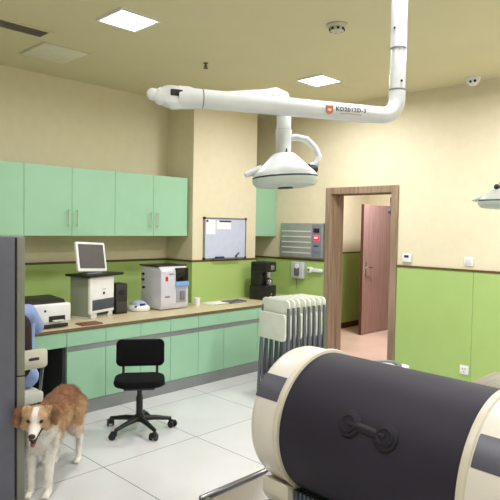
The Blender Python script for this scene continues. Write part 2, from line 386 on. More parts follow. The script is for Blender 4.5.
MB().box(2.226, 2.2475, CF+.03, 4.99, 0, .59).build('side_panel', DL, t, smooth=False)
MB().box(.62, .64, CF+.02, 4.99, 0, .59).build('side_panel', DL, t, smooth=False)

# ------------------------------------------------------------------ things on the worktop
# left printer
px0, px1, py0, py1 = 1.86, 2.335, 4.40, 4.74
t = thing('printer', 'low wide white laser printer with a black top at the left of the worktop', 'printer', ((px0+px1)/2, 4.6, CT))
b = MB().box(px0, px1, py0, py1, CT+.045, CT+.205, .018, 3); b.box(px0+.02, px1-.02, py0+.01, py1-.02, CT+.006, CT+.06, .006)
b.build('body', WHITE, t)
MB().prism([(py0+.02, CT+.20), (py1-.01, CT+.20), (py1-.02, CT+.245), (py0+.06, CT+.232)], px0+.01, px1-.035, 'x', .006).build('lid', BLACK, t)
MB().box(px1-.20, px1-.055, py0-.002, py0+.02, CT+.055, CT+.105, .004).build('paper_slot', BLACK, t)
MB().box(px1-.17, px1-.075, py0-.035, py0+.02, CT+.058, CT+.07, .003).build('output_tray', OFFW, t)
MB().box(px0+.03, px1-.03, py0-.004, py0+.02, CT+.008, CT+.036, .003).build('paper_drawer', BLACK, t)
MB().cyl((px0+.245, py0, CT+.15), (px0+.245, py0-.002, CT+.15), .010).build('badge', DBLUE, t)

# white upright analyzer/PC with dark lower panel, rotated
ang = math.radians(19.6)
t = thing('benchtop_machine', 'upright white benchtop machine with a dark lower panel, black tray on top', 'machine', (2.618, 4.589, CT), ang)
W_, D_, Hh = .34, .235, .385
MB().box(0, W_, .012, D_, .012, Hh, .008).build('body', GREYBOX, t, world=False)
MB().box(-.001, W_+.001, 0, .03, .045, Hh-.002, .010, 3).build('front_cover', WHITE, t, world=False)
MB().box(.03, W_-.002, -.004, .02, .075, .175, .006).build('lower_panel', mat('dark_slate_panel', (72, 76, 90), .4), t, world=False)
MB().box(.02, .10, .004, .02, 0, .045, .004).box(W_-.09, W_-.02, .004, .02, 0, .045, .004).box(.0, W_, .02, D_-.02, 0, .02).build('feet', OFFW, t, world=False)
MB().box(.10, W_-.09, -.006, .02, .03, .05, .004).build('slot', BLACK, t, world=False)
MB().cyl((W_*.56, 0, .228), (W_*.56, -.003, .228), .014).build('badge', INK, t, world=False)
MB().box(W_*.50, W_*.64, -.002, .002, .262, .267).build('lettering_strip', GREYP, t, world=False)
t2 = thing('tray', 'thin black tray lying on the white benchtop machine under the tablet screen', 'tray', (2.618, 4.589, CT+Hh), ang)
MB().box(-.035, .45, -.03, D_+.03, .0005, .022, .006).build('plate', BLACK, t2, world=False)
MB().box(.02, .30, -.022, .04, .022, .026, .002).build('key_strip', mat('dark_keys', (48, 48, 50), .6), t2, world=False)
# tablet-like monitor
t = thing('monitor', 'white framed grey screen standing on the black tray above the worktop', 'monitor', (2.712, 4.715, CT+Hh+.0225), math.radians(14))
Mt = Matrix.Translation((.0, 0, .020)) @ Matrix.Rotation(math.radians(-12), 4, 'X') @ Matrix.Rotation(math.radians(3), 4, 'Y')
MB().prism(rrect(.355, .275, .014, cx=0, cy=.1375), -.012, .012, 'y', .003, M=Mt).build('bezel', WHITE, t, world=False)
MB().prism(rrect(.308, .226, .004, cx=0, cy=.142), -.0135, -.0118, 'y', M=Mt).build('screen', SCREEN, t, world=False)
MB().box(-.09, .09, -.04, .09, 0, .012, .004).box(-.03, .03, .03, .05, .005, .14, .004).build('stand', GREYP, t, world=False)

o = settle(MB().box(2.41, 2.60, 4.335, 4.47, CT, CT+.012, .003, M=None).build('notebook', BROWNPAD)); tag(o, 'reddish brown closed notebook lying on the worktop edge between printer and machine', 'notebook')

t = thing('speaker_box', 'narrow black upright box on the worktop behind the chair back', 'speaker', (3.03, 4.78, CT))
MB().box(2.965, 3.095, 4.715, 4.86, CT, CT+.295, .006).build('cabinet', mat('charcoal_case', (34, 32, 32), .5), t)
MB().box(2.975, 3.085, 4.711, 4.716, CT+.02, CT+.12, .002).build('grille', mat('grille_dark', (58, 54, 54), .7), t)
MB().cyl((3.03, 4.716, CT+.21), (3.03, 4.710, CT+.21), .028).build('driver', BLACK, t)
t = thing('bottle', 'small bottle with a dark cap on the worktop beside the black box', 'bottle', (3.20, 4.93, CT))
MB().lathe([(0, 0), (.032, 0), (.034, .01), (.034, .09), (.015, .11), (0, .11)], M=Matrix.Translation((3.20, 4.93, CT))).build('body', OFFW, t)
MB().lathe([(0, .105), (.018, .105), (.018, .135), (0, .137)], M=Matrix.Translation((3.20, 4.93, CT))).build('cap', DBLUE, t)
t = thing('centrifuge', 'small white domed centrifuge with blue marks left of the analyzer', 'centrifuge', (3.29, 4.80, CT))
MB().lathe([(0, 0), (.10, 0), (.112, .012), (.112, .035), (.095, .055), (.06, .07), (0, .075)], M=Matrix.Translation((3.29, 4.80, CT))).build('base', WHITE, t)
MB().lathe([(.085, .055), (.075, .08), (.045, .10), (0, .108)], M=Matrix.Translation((3.29, 4.80, CT))).build('lid', mat('clear_blue_lid', (176, 186, 214), .2), t)
MB().box(3.25, 3.31, 4.715, 4.735, CT+.05, CT+.08, .006).box(3.20, 3.225, 4.73, 4.75, CT+.04, CT+.06, .005).build('buttons', DBLUE, t)
# analyzer
ax0, ax1, ay0, ay1, az = 3.435, 3.79, 4.625, 4.99, .445
t = thing('analyzer', 'large white blood analyzer with a small black screen beside the column', 'analyzer', ((ax0+ax1)/2, (ay0+ay1)/2, CT))
MB().prism([(ay0+.01, CT+.008), (ay0, CT+.06), (ay0+.002, CT+.40), (ay0+.04, CT+az), (ay1, CT+az), (ay1, CT+.008)], ax0, ax1, 'x', .012).build('body', mat('analyzer_white', (206, 206, 216), .4), t)
MB().box(ax0-.01, ax1+.01, ay0+.05, ay1+.01, CT+az-.002, CT+az+.012, .004).build('top_plate', BLACK, t)
MB().box(ax0+.185, ax1-.012, ay0-.012, ay0+.02, CT+.29, CT+.43, .006).build('screen', SCREENB, t)
MB().box(ax0+.18, ax1-.006, ay0-.018, ay0+.02, CT+.235, CT+.288, .006).build('key_bar', BLUE, t)
MB().box(ax0+.19, ax1-.03, ay0-.006, ay0+.02, CT+.07, CT+.215, .006).build('sample_bay', mat('bay_grey', (160, 162, 172), .4), t)
MB().box(ax0+.235, ax1-.06, ay0-.02, ay0+.0, CT+.10, CT+.19, .008).build('probe_cover', mat('probe_grey', (120, 122, 132), .4), t)
MB().box(ax0+.055, ax0+.085, ay0-.004, ay0+.01, CT+.30, CT+.345, .002).build('red_badge', REDM, t)
MB().box(ax0+.10, ax0+.16, ay0-.003, ay0+.01, CT+.365, CT+.375, .001).build('lettering_strip', GREYP, t)
MB().box(ax0+.05, ax0+.11, ay0-.003, ay0+.01, CT+.13, CT+.145, .001).build('lettering_strip', GREYP, t)
for (yy, zz) in ((4.93, .30), (4.92, .22), (4.93, .36)):
    MB().cyl((ax0, yy, CT+zz), (ax0-.02, yy, CT+zz), .014, .012, n=12).build('connector', BLACK, t)
# small things near the column
t = thing('cup', 'small white paper cup on the worktop right of the analyzer', 'cup', (3.99, 4.72, CT))
MB().lathe([(0, 0), (.028, 0), (.036, .085), (.033, .085), (.026, .005), (0, .005)], M=Matrix.Translation((3.99, 4.72, CT))).build('body', PAPER, t)
o = settle(MB().box(4.13, 4.40, 4.62, 4.80, CT, CT+.006, M=None).box(4.16, 4.36, 4.60, 4.74, CT+.006, CT+.010).build('paper_sheet', PAPER, smooth=False)); tag(o, 'white papers lying flat on the worktop below the whiteboard', 'paper')
t = thing('instrument_tray', 'shallow grey tray with tools on the worktop left of the coffee maker', 'tray', (4.50, 4.66, CT))
MB().box(4.37, 4.62, 4.58, 4.74, CT, CT+.006, .002).box(4.37, 4.375, 4.58, 4.74, CT, CT+.018).box(4.615, 4.62, 4.58, 4.74, CT, CT+.018).box(4.37, 4.62, 4.58, 4.585, CT, CT+.018).box(4.37, 4.62, 4.735, 4.74, CT, CT+.018).build('tray_body', GREYP, t)
o = settle(MB().tube([(4.40, 4.62, CT+.012), (4.52, 4.68, CT+.013), (4.60, 4.70, CT+.012)], .005).build('scissors', STEEL)); tag(o, 'thin steel tool lying in the shallow grey tray', 'tool')
# coffee maker
cx, cy = 4.97, 4.65
t = thing('coffee_maker', 'black coffee maker with silver trim at the right end of the worktop', 'coffee maker', (cx, cy, CT), math.radians(8))
MB().box(-.12, .11, -.12, .12, 0, .17, .012).build('base', BLACK, t, world=False)
MB().box(-.10, .11, -.03, .12, .16, .44, .014).box(-.10, .11, -.12, .12, .33, .455, .018).build('body', BLACK, t, world=False)
MB().cyl((.01, -.075, .335), (.01, -.075, .265), .034, .028).box(-.02, .05, -.128, -.118, .36, .42, .004).build('brew_head', STEEL, t, world=False)
MB().lathe([(0, .172), (.04, .172), (.045, .19), (.042, .235), (.035, .245)], M=Matrix.Translation((.02, -.075, 0))).build('carafe', mat('carafe_metal', (150, 150, 150), .2, .8), t, world=False)
MB().cyl((-.02, -.13, .07), (-.02, -.136, .07), .014).build('knob', STEEL, t, world=False)

# ------------------------------------------------------------------ whiteboard on the column
yb = 4.92
t = thing('whiteboard', 'small whiteboard with aluminium frame on the white column', 'whiteboard', (4.57, yb, 1.235))
MB().box(4.245, 4.905, yb-.016, yb-.006, 1.240, 1.705).build('board', BOARD, t, smooth=False)
f = MB().box(4.235, 4.915, yb-.022, yb, 1.70, 1.715).box(4.235, 4.915, yb-.022, yb, 1.230, 1.245).box(4.235, 4.250, yb-.022, yb, 1.245, 1.70).box(4.900, 4.915, yb-.022, yb, 1.245, 1.70)
f.build('frame', ALU, t, smooth=False)
f = MB()
for x in (4.242, 4.908):
    for z in (1.238, 1.707): f.box(x-.014, x+.014, yb-.026, yb+.0, z-.014, z+.014, .004)
f.build('corner_caps', BLACK, t)
MB().box(4.36, 4.80, yb-.06, yb-.022, 1.228, 1.236).build('pen_tray', ALU, t, smooth=False)
o = settle(MB().box(4.40, 4.53, yb-.056, yb-.026, 1.2365, 1.262, .006).build('eraser', DBLUE)); tag(o, 'blue board eraser resting on the whiteboard tray', 'eraser')
for x0, x1, z0, z1, lb in ((4.265, 4.41, 1.52, 1.69, 'white paper slip pinned at the upper left of the whiteboard'), (4.43, 4.66, 1.58, 1.68, 'wide white paper sheet pinned across the top of the whiteboard')):
    o = settle(MB().box(x0, x1, yb-.018, yb-.0165, z0, z1, M=None).build('paper_note', PAPER, smooth=False)); tag(o, lb, 'paper')
o = settle(MB().box(4.47, 4.66, yb-.022, yb-.0182, 1.665, 1.683, .001).build('magnet_strip', DBLUE)); tag(o, 'dark blue magnetic strip holding the wide sheet on the whiteboard', 'magnet')
o = settle(MB().lathe([(0, 0), (.012, 0), (.010, .012), (0, .014)], M=Matrix.Translation((4.28, yb-.0185, 1.675)) @ Matrix.Rotation(PI/2, 4, 'X')).build('magnet', DBLUE)); tag(o, 'round dark blue magnet on the paper slip at upper left of the whiteboard', 'magnet')
o = settle(MB().cyl((4.75, yb-.028, 1.27), (4.79, yb-.028, 1.30), .008).sph((4.74, yb-.03, 1.26), .012).build('marker', DBLUE)); tag(o, 'dark blue marker clipped at the lower right of the whiteboard', 'marker')

# ------------------------------------------------------------------ things on the right wall
t = thing('display_panel', 'brushed steel wall panel with light strips and a red lit display', 'panel', (WB-.02, 4.52, 1.245))
MB().box(WB-.045, WB-.0005, 4.175, 4.86, 1.245, 1.672, .004).build('body', mat('panel_steel', (166, 172, 170), .35, .5), t, smooth=False)
for k in range(5):
    MB().box(WB-.050, WB-.044, 4.36, 4.83, 1.292+k*.068, 1.306+k*.068).build('light_strip', mat('strip_white', (212, 216, 206), .4), t, smooth=False)
MB().box(WB-.049, WB-.044, 4.20, 4.34, 1.262, 1.655).build('control_strip', mat('control_grey', (132, 138, 150), .4, .3), t, smooth=False)
MB().box(WB-.053, WB-.048, 4.225, 4.315, 1.555, 1.61, .002).build('dark_display', mat('dark_maroon_glass', (42, 18, 30), .2), t)
MB().box(WB-.054, WB-.048, 4.222, 4.318, 1.462, 1.522, .002).build('red_display', RED, t)
MB().box(WB-.055, WB-.053, 4.245, 4.295, 1.485, 1.505).build('digits', mat('pink_digits', (255, 180, 190), .4, emit=1.5), t, smooth=False)
MB().box(WB-.053, WB-.048, 4.235, 4.305, 1.385, 1.402, .002).build('dark_button', DBLUE, t)
MB().box(WB-.051, WB-.048, 4.225, 4.315, 1.315, 1.335, .002).build('button', GREYP, t)
t = thing('wall_dispenser', 'white wall unit with grey front on the green panel below the steel display', 'dispenser', (WB-.03, 4.56, .97))
MB().box(WB-.06, WB-.011, 4.46, 4.66, .972, 1.185, .014, 3).build('body', mat('dispenser_grey', (190, 196, 194), .4), t)
MB().box(WB-.068, WB-.058, 4.52, 4.60, 1.01, 1.11, .010, 3).build('handset', mat('handset_grey', (96, 100, 104), .4), t)
MB().cyl((WB-.058, 4.56, 1.13), (WB-.07, 4.56, 1.13), .03).build('dial', WHITE, t)
MB().tube([(WB-.02, 4.60, .972), (WB-.018, 4.59, .90), (WB-.02, 4.585, .84)], .004, 8).build('cord', GREYP, t)
t = thing('wall_bracket', 'small white bracket box on the green panel left of the door frame', 'bracket', (WB-.03, 4.29, 1.06))
MB().box(WB-.05, WB-.011, 4.18, 4.40, 1.072, 1.115, .008).box(WB-.06, WB-.011, 4.34, 4.40, 1.06, 1.13, .008).build('body', WHITE, t)
MB().cyl((WB-.06, 4.37, 1.095), (WB-.066, 4.37, 1.095), .016).build('knob', GREYP, t)
t = thing('thermostat', 'small white thermostat with dark screen just right of the door frame', 'thermostat', (WB-.01, 3.06, 1.255))
MB().box(WB-.022, WB-.0005, 3.01, 3.115, 1.262, 1.352, .005).build('body', WHITE, t)
MB().box(WB-.024, WB-.020, 3.035, 3.09, 1.312, 1.338).build('screen', DBLUE, t, smooth=False)
t = thing('wall_switch', 'square white light switch on the cream wall above the brown rail', 'switch', (WB-.01, 2.385, 1.26))
MB().box(WB-.012, WB-.0005, 2.34, 2.43, 1.262, 1.350, .003).build('plate', WHITE, t)
MB().box(WB-.016, WB-.011, 2.352, 2.383, 1.275, 1.337, .002).box(WB-.016, WB-.011, 2.387, 2.418, 1.275, 1.337, .002).build('rocker', mat('switch_white', (214, 214, 216), .4), t)
t = thing('wall_socket', 'square white wall socket low on the green panel at the right', 'socket', (WB-.015, 2.39, .17))
MB().box(WB-.022, WB-.010, 2.345, 2.435, .17, .26, .003).build('plate', WHITE, t)
s = MB()
for dy, dz in ((-.012, .012), (.012, .012), (0, -.016)): s.box(WB-.024, WB-.0205, 2.39+dy-.004, 2.39+dy+.004, .215+dz-.007, .215+dz+.007)
s.build('slots', GREYP, t, smooth=False)

# ------------------------------------------------------------------ overhead lamp with arms
def arc(c, r, a0, a1, u, v, n=10):
    c = Vector(c); u = Vector(u); v = Vector(v)
    return [c+r*(math.cos(a0+(a1-a0)*k/n)*u+math.sin(a0+(a1-a0)*k/n)*v) for k in range(n+1)]
PX, PY, AZ = 2.349, 1.372, 2.135
JX, JY = 1.50, 1.87
aw = Vector((JX-PX, JY-PY, 0)).normalized(); pr = .037
t = thing('surgical_lamp', 'white ceiling mounted surgical lamp on a long jointed arm in the middle of the room', 'lamp', (PX, PY, H))
pts = [Vector((PX, PY, H-.02)), Vector((PX, PY, 2.6)), Vector((PX, PY, AZ+.09))]
MB().tube(pts[:1]+[Vector((PX, PY, 2.445))], pr, 24).build('drop_pole', WHITEG, t)
MB().tube([Vector((PX, PY, 2.440)), Vector((PX, PY, 2.235))], pr*.97, 24).build('lower_pole', WHITEG, t)
MB().cyl((PX, PY, 2.438), (PX, PY, 2.446), pr*1.03).build('joint_ring', GREYP, t)
MB().cyl((PX, PY, 2.250), (PX, PY, 2.258), pr*1.03).build('joint_ring', GREYP, t)
MB().lathe([(0, 0), (.11, 0), (.11, -.03), (.05, -.07), (0, -.07)], M=Matrix.Translation((PX, PY, H))).build('ceiling_flange', WHITEG, t)
cvec = (PX-aw.x*-0.0, PY, 0)
el = [Vector((PX, PY, 2.25))]+arc(Vector((PX, PY, AZ+.075))+aw*.075, .075, PI, 1.5*PI, aw, Vector((0, 0, 1)), 10)
el += [Vector((PX, PY, AZ))+aw*.16]
MB().tube(el, pr*1.02, 24).build('elbow', WHITEG, t)
vdir = Vector((-.44, -.90, 0)).normalized()
A0 = Vector((PX, PY, AZ))+aw*.155; A1 = Vector((JX, JY, AZ+.012))
arm = MB().tube([A0, A1], [pr*1.06, pr*1.10], 28).build('main_arm', WHITEG, t)
MB().cyl(A0-aw*.002, A0+aw*.006, pr*1.10).build('arm_collar', WHITEG, t)
MB().cyl(A1-aw*.02, A1+aw*.03, pr*1.24).cyl(A1-aw*.03, A1-aw*.02, pr*1.17).build('arm_collar', WHITEG, t)
for (q, z) in ((Vector((PX, PY, 0)), 2.53), (Vector((PX, PY, 0)), 2.29)):
    n = (Vector((0, 0, 0))-q).normalized()
    side = Vector((-n.y, n.x, 0)) * (-1 if z > 2.5 else 1)
    p = q+(n*.85+side*.5).normalized()*pr; p.z = z
    MB().sph(p, .0055, 10).build('screw', BLACK, t)
MB().cyl(A1-aw*.075, A1-aw*.071, pr*1.13).build('arm_ring', GREYP, t)
# knuckle at the end of the arm
K = A1+aw*.055
MB().cyl(K+Vector((0, 0, .036)), K+Vector((0, 0, -.030)), .042).sph(K+Vector((0, 0, -.030)), (.042, .042, .018)).box(-.02, .05, -.03, .03, -.03, .03, .012, M=Matrix.Translation(K) @ Matrix.Rotation(math.atan2(aw.y, aw.x), 4, 'Z')).build('knuckle', WHITEG, t)
MB().sph(K+aw*.042+Vector((0, 0, -.004)), (.036, .036, .036)).cyl(K+aw*.04+Vector((0, 0, -.0)), K+aw*.075+Vector((0, 0, .005)), .026, .022).sph(K+aw*.078+Vector((0, 0, .003)), .025).build('knuckle_cap', WHITEG, t)
nd = vdir; pslot = K+nd*.040-aw*.012+Vector((0, 0, .008))
MB().box(-.026, .026, -.006, .006, -.013, .013, .004, M=Matrix.Translation(pslot) @ Matrix.Rotation(math.atan2(aw.y, aw.x)+.10, 4, 'Z')).build('dark_slot', BLACK, t)
# spring arm going back above the lamp head
LX, LY = 2.018, 1.803
E1 = Vector((LX, LY, 2.235)); S0 = K-aw*.03+Vector((0, 0, -.020)); 
sv = (E1-S0).normalized()
MB().tube([S0-sv*.03, S0+sv*.05, S0+(E1-S0)*.5, E1-sv*.06], [.030, .033, .033, .035], 20).sph(S0-sv*.03, .030).build('spring_arm', WHITEG, t)
MB().tube([E1-sv*.07, E1-sv*.03+Vector((0, 0, .002)), E1+sv*.012+Vector((0, 0, -.012)), E1+sv*.03+Vector((0, 0, -.05)), E1+sv*.03+Vector((0, 0, -.10))], [.037, .039, .040, .039, .037], 20).build('spring_arm_elbow', WHITEG, t)
PB = E1+sv*.03
MB().cyl((PB.x, PB.y, 2.15), (PB.x, PB.y, 2.075), .035, .034).cyl((PB.x, PB.y, 2.078), (PB.x, PB.y, 1.945), .039, .035).build('drop_stem', WHITEG, t)
MB().cyl((PB.x, PB.y, 2.074), (PB.x, PB.y, 2.079), .038).build('stem_ring', GREYP, t)
def lamp_head(t, C, R, tilt=(0, 0), sc=1.0, loop=True):
    """disc shaped head; C = centre of the rim"""
    M = Matrix.Translation(C) @ Euler((tilt[0], tilt[1], 0)).to_matrix().to_4x4()
    MB().lathe([(R*.97, .004), (R*.95, .018*sc), (R*.84, .036*sc), (R*.62, .070*sc), (R*.44, .098*sc), (R*.34, .112*sc), (R*.28, .116*sc), (0, .118*sc)], 48, M=M).build('dome', WHITEG, t)
    MB().lathe([(R*.985, .004), (R*.985, -.004), (R*.90, -.004), (R*.90, .004), (R*.985, .004)], 48, M=M).build('rim_seal', mat('dark_green_seal', (34, 62, 56), .5), t)
    MB().lathe([(R*1.0, -.004), (R*.99, -.022*sc), (R*.90, -.040*sc), (R*.70, -.046*sc), (0, -.047*sc), ], 48, M=M).build('lens', TRANSL, t)
    MB().lathe([(0, -.052*sc), (R*.22, -.052*sc), (R*.24, -.046*sc), (0, -.046*sc)], 32, M=M).build('sensor', BLACK, t)
    return M
rt = Vector((.733, -.68, 0))  # direction across the view of the head
C1 = Vector((PB.x, PB.y, 1.850))+rt*.010
M1 = lamp_head(t, C1, .158, (math.radians(-3), math.radians(-2)), 1.0)
hd = C1-rt*.165+Vector((0, 0, .0))
MB().tube([C1-rt*.11+Vector((0, 0, .040)), C1-rt*.140+Vector((0, 0, .030)), C1-rt*.165+Vector((0, 0, .020)), C1-rt*.182+Vector((0, 0, .012))], [.020, .020, .018, .014], 16).sph(C1-rt*.182+Vector((0, 0, .012)), .0142).build('handle', WHITEG, t)
lp = [Vector((PB.x, PB.y, 2.035)), Vector((PB.x, PB.y, 2.045))+rt*.06, Vector((PB.x, PB.y, 2.035))+rt*.11, Vector((PB.x, PB.y, 2.0))+rt*.15, Vector((PB.x, PB.y, 1.955))+rt*.170, Vector((PB.x, PB.y, 1.918))+rt*.158, Vector((PB.x, PB.y, 1.908))+rt*.130]
MB().tube(lp, .0165, 14).build('yoke', WHITEG, t)
MB().cyl(C1+rt*.095+vdir*.04+Vector((0, 0, .045)), C1+rt*.140+vdir*.01+Vector((0, 0, .042)), .020).build('yoke_joint', BLACK, t)
MB().box(-.003, .003, -.003, .003, 1.93, 1.985, M=Matrix.Translation((PB.x-.015, PB.y-.032, 0))).build('stem_slot', BLACK, t)
# printing on the main arm
fw = Vector((0.33, -0.944, 0))
def arm_patch(u, w, h, dz=0.0, lift=.0008):
    """frame on the arm's surface, u metres from the elbow end; returns matrix whose X runs along the arm to the right"""
    p = A0+aw*u; out = Vector((aw.y, -aw.x, 0)) 
    if out.dot(vdir) < 0: out = -out
    ex = -aw; ez = Vector((0, 0, 1)); 
    R = Matrix((ex, ez, ex.cross(ez))).transposed()
    if (ex.cross(ez)).dot(out) < 0: pass
    r = pr*1.075+lift
    th = math.asin(dz/r)
    q = p+out*(r*math.cos(th))+ez*dz
    Rt = Matrix.Rotation(-th, 3, 'X')
    return Matrix.Translation(q) @ (R @ Rt).to_4x4()
cu = bpy.data.curves.new('lettering', 'FONT'); cu.body = 'KD2012D-3'; cu.size = .027; cu.extrude = .0006; cu.offset = .0003; cu.space_character = 1.12; cu.align_x = 'CENTER'; cu.align_y = 'CENTER'
to = bpy.data.objects.new('tmp', cu); col.objects.link(to)
dg = bpy.context.evaluated_depsgraph_get(); dg.update()
me = bpy.data.meshes.new_from_object(to.evaluated_get(dg)); bpy.data.objects.remove(to)
me.transform(arm_patch(.092, 0, 0, .004) ); me.transform(Matrix.Translation(-Vector(t.location))); me.materials.clear(); me.materials.append(INK)
lo = bpy.data.objects.new('lettering', me); col.objects.link(lo); lo.parent = t; lo['label'] = 'black lettering KD2012D-3'
s = MB()
for k in range(12):
    x = -.05+k*.0085; s.box(x, x+.0088, -.0010, .0012, 0, .0006, M=arm_patch(.092, 0, 0, -.0155) @ Matrix.Translation((0, .0022*math.sin(k/11*PI), 0)))
s.build('underline', REDI, t)
Me = arm_patch(.196, 0, 0, .0)
e = MB(); e.lathe([(0, .0), (.019, 0), (.0185, .0016), (0, .0016)], 32, M=Me @ Matrix.Translation((0, -.002, 0))); e.lathe([(0, 0), (.006, 0), (0, .0016)], 12, M=Me @ Matrix.Translation((-.013, .013, 0))); e.lathe([(0, 0), (.006, 0), (0, .0016)], 12, M=Me @ Matrix.Translation((.012, .013, 0)))
e.build('emblem', EMB, t)
e = MB(); e.lathe([(0, .0016), (.008, .0016), (0, .0024)], 16, M=Me @ Matrix.Translation((0, -.002, 0)) @ Matrix.Diagonal((1.2, .8, 1, 1)))
e.build('emblem_centre', mat('pale_ink', (226, 196, 180), .6), t)

# second lamp, cut by the right edge
LX2, LY2, LZ2 = 3.62, 1.30, 1.795
t = thing('surgical_lamp', 'second white surgical lamp head cut off by the right edge of the photo', 'lamp', (LX2, LY2, H))
lamp_head(t, Vector((LX2, LY2, LZ2)), .195, (math.radians(1), math.radians(1)), 1.0)
rt2 = Vector((.47, -.88, 0)); C2 = Vector((LX2, LY2, LZ2))
vw = Vector((-.94, -.34, 0)).normalized(); rt2 = Vector((vw.y, -vw.x, 0)); 
if rt2.dot(Vector((.7, -.7, 0))) < 0: rt2 = -rt2
MB().tube([C2-rt2*.15+Vector((0, 0, .035)), C2-rt2*.20+Vector((0, 0, .018)), C2-rt2*.225+Vector((0, 0, .010)), C2-rt2*.20+Vector((0, 0, .002))], [.012, .012, .010, .006], 12).build('handle', WHITEG, t)
MB().sph(C2-rt2*.085+vw*.075+Vector((0, 0, .088)), .018).build('yoke_joint', BLACK, t)
MB().lathe([(0, .112), (.075, .112), (.075, .120), (0, .120)], M=Matrix.Translation(C2)).build('cap_ring', BLACK, t)
MB().tube([C2+Vector((0, 0, .1)), C2+Vector((0, 0, .40))], .034, 20).tube([C2+Vector((0, 0, .42)), C2+Vector((.55, -.45, .45))], .034, 20).tube([C2+Vector((.55, -.45, .45)), Vector((LX2+.55, LY2-.45, H))], .036, 20).sph(C2+Vector((0, 0, .41)), .040).sph(C2+Vector((.55, -.45, .45)), .045).build('arm', WHITEG, t)

# ------------------------------------------------------------------ black office chair
t = thing('office_chair', 'black armless swivel office chair on five casters in front of the base cabinets', 'chair', (2.535, 3.68, 0), math.radians(-36))
# local: -y towards the camera (front of the seat), +y the back
MB().prism(rrect(.39, .31, .10, 8), .0, .060, 'z', .024, M=Matrix.Translation((0, -.015, .368))).build('seat', BLACKF, t, world=False)
MB().box(-.12, .12, -.12, .10, .345, .377, .01).build('seat_plate', BLACK, t, world=False)
Mb = Matrix.Translation((0, .165, .468)) @ Matrix.Rotation(math.radians(-7), 4, 'X')
MB().prism(rrect(.385, .215, .045, 8, 0, .1075), -.028, .028, 'y', .018, M=Mb).build('backrest', BLACKF, t, world=False)
for sx in (-1, 1):
    MB().tube([(sx*.135, .05, .36), (sx*.135, .165, .365), (sx*.135, .190, .40), (sx*.135, .182, .54)], .011, 10).build('back_bar', BLACK, t, world=False)
MB().cyl((0, 0, .10), (0, 0, .27), .026).cyl((0, 0, .26), (0, 0, .36), .019).build('gas_lift', BLACK, t, world=False)
MB().cyl((0, 0, .075), (0, 0, .125), .042, .034).build('hub', BLACK, t, world=False)
MB().tube([(.05, 0, .352), (.16, .02, .348), (.20, .03, .35)], .006, 8).build('lever', BLACK, t, world=False)
R0 = .25
for k in range(5):
    a = math.radians(83+72*k)
    c, s_ = math.cos(a), math.sin(a)
    l = MB().tube([(0, 0, .095), (c*.12, s_*.12, .088), (c*R0, s_*R0, .068)], [.024, .020, .014], 10).build('base_leg', BLACK, t, world=False)
    cm = MB(); Mc = Matrix.Translation((c*R0, s_*R0, 0)) @ Matrix.Rotation(a+.6, 4, 'Z')
    cm.cyl((-.013, -.02, .027), (-.028, -.02, .027), .027, n=20, M=Mc).cyl((.013, -.02, .027), (.028, -.02, .027), .027, n=20, M=Mc).box(-.014, .014, -.035, .012, .022, .060, .006, M=Mc).cyl((0, 0, .05), (0, 0, .08), .007, M=Mc)
    cm.build('caster', BLACK, l, world=False)

# ------------------------------------------------------------------ folded white chairs
def folded_chair():
    t = thing('folding_chair', '', 'chair', (0, 0, 0))
    # local x = width, y = thickness of the folded chair (towards +y is the next one), z up
    def panel(w, h, r, z0, y, th, arch=0):
        pl = rrect(w, h, r, 6, 0, z0+h/2)
        return MB().prism(pl, y-th/2, y+th/2, 'y', .006)
    panel(.385, .20, .045, .735, .018, .020).build('backrest', CHAIRW, t, world=False)
    panel(.37, .255, .035, .548, -.022, .022).build('seat', CHAIRW, t, world=False)
    s = MB()
    for sx in (-1, 1):
        MB().tube([(sx*.178, .016, .86), (sx*.192, .012, .60), (sx*.200, .0, .30), (sx*.200, -.015, .016)], .0155, 10).build('leg', TUBEG, t, world=False)
        MB().tube([(sx*.165, -.006, .60), (sx*.172, .0, .30), (sx*.172, .020, .015)], .0145, 10).build('leg', TUBEG, t, world=False)
    MB().tube([(-.2, -.010, .10), (.2, -.010, .10)], .009, 8).build('crossbar', TUBEG, t, world=False)
    MB().tube([(-.172, .014, .16), (.172, .014, .16)], .009, 8).build('crossbar', TUBEG, t, world=False)
    return t
NCH = 8
fc = folded_chair()
names = ['white folding chair with grey legs at the front of the folded stack', 'second folded white chair from the front of the stack', 'third folded white chair from the front of the stack', 'fourth folded white chair from the front of the stack', 'fifth folded white chair, counted from the front of the stack', 'third folded white chair from the door end of the stack', 'second folded white chair from the door end of the stack', 'folded white chair at the door end of the stack']
for k in range(NCH):
    c = fc if k == 0 else copy_tree(fc)
    c.location = (3.985+k*.070, 3.575-k*.006+(k % 3)*.004, 0)
    # local x -> -Y world direction (near side), local y -> +X
    c.rotation_euler = (0, math.radians(0), math.radians(-96+(k % 2)*.8))
    c['label'] = names[k]; c['group'] = 'folded white chairs stacked in a row'

# ------------------------------------------------------------------ white bin by the door
bx, by = 4.66, 2.72
t = thing('waste_bin', 'white bin with a grey ring lid in front of the right door jamb', 'bin', (bx, by, 0), math.radians(15))
MB().prism(rrect(.34, .30, .05), 0, .335, 'z', .012).build('body', WHITE, t, world=False)
MB().lathe([(.140, .334), (.145, .350), (.130, .364), (.105, .360), (.10, .345), (.10, .334)], M=Matrix.Translation((-.015, .03, 0))).build('ring', GREYP, t, world=False)
MB().lathe([(.10, .335), (.07, .352), (0, .358)], M=Matrix.Translation((-.015, .03, 0))).build('lid', OFFW, t, world=False)
MB().box(-.05, .05, -.18, -.145, .03, .045, .004).build('pedal', GREYP, t, world=False)

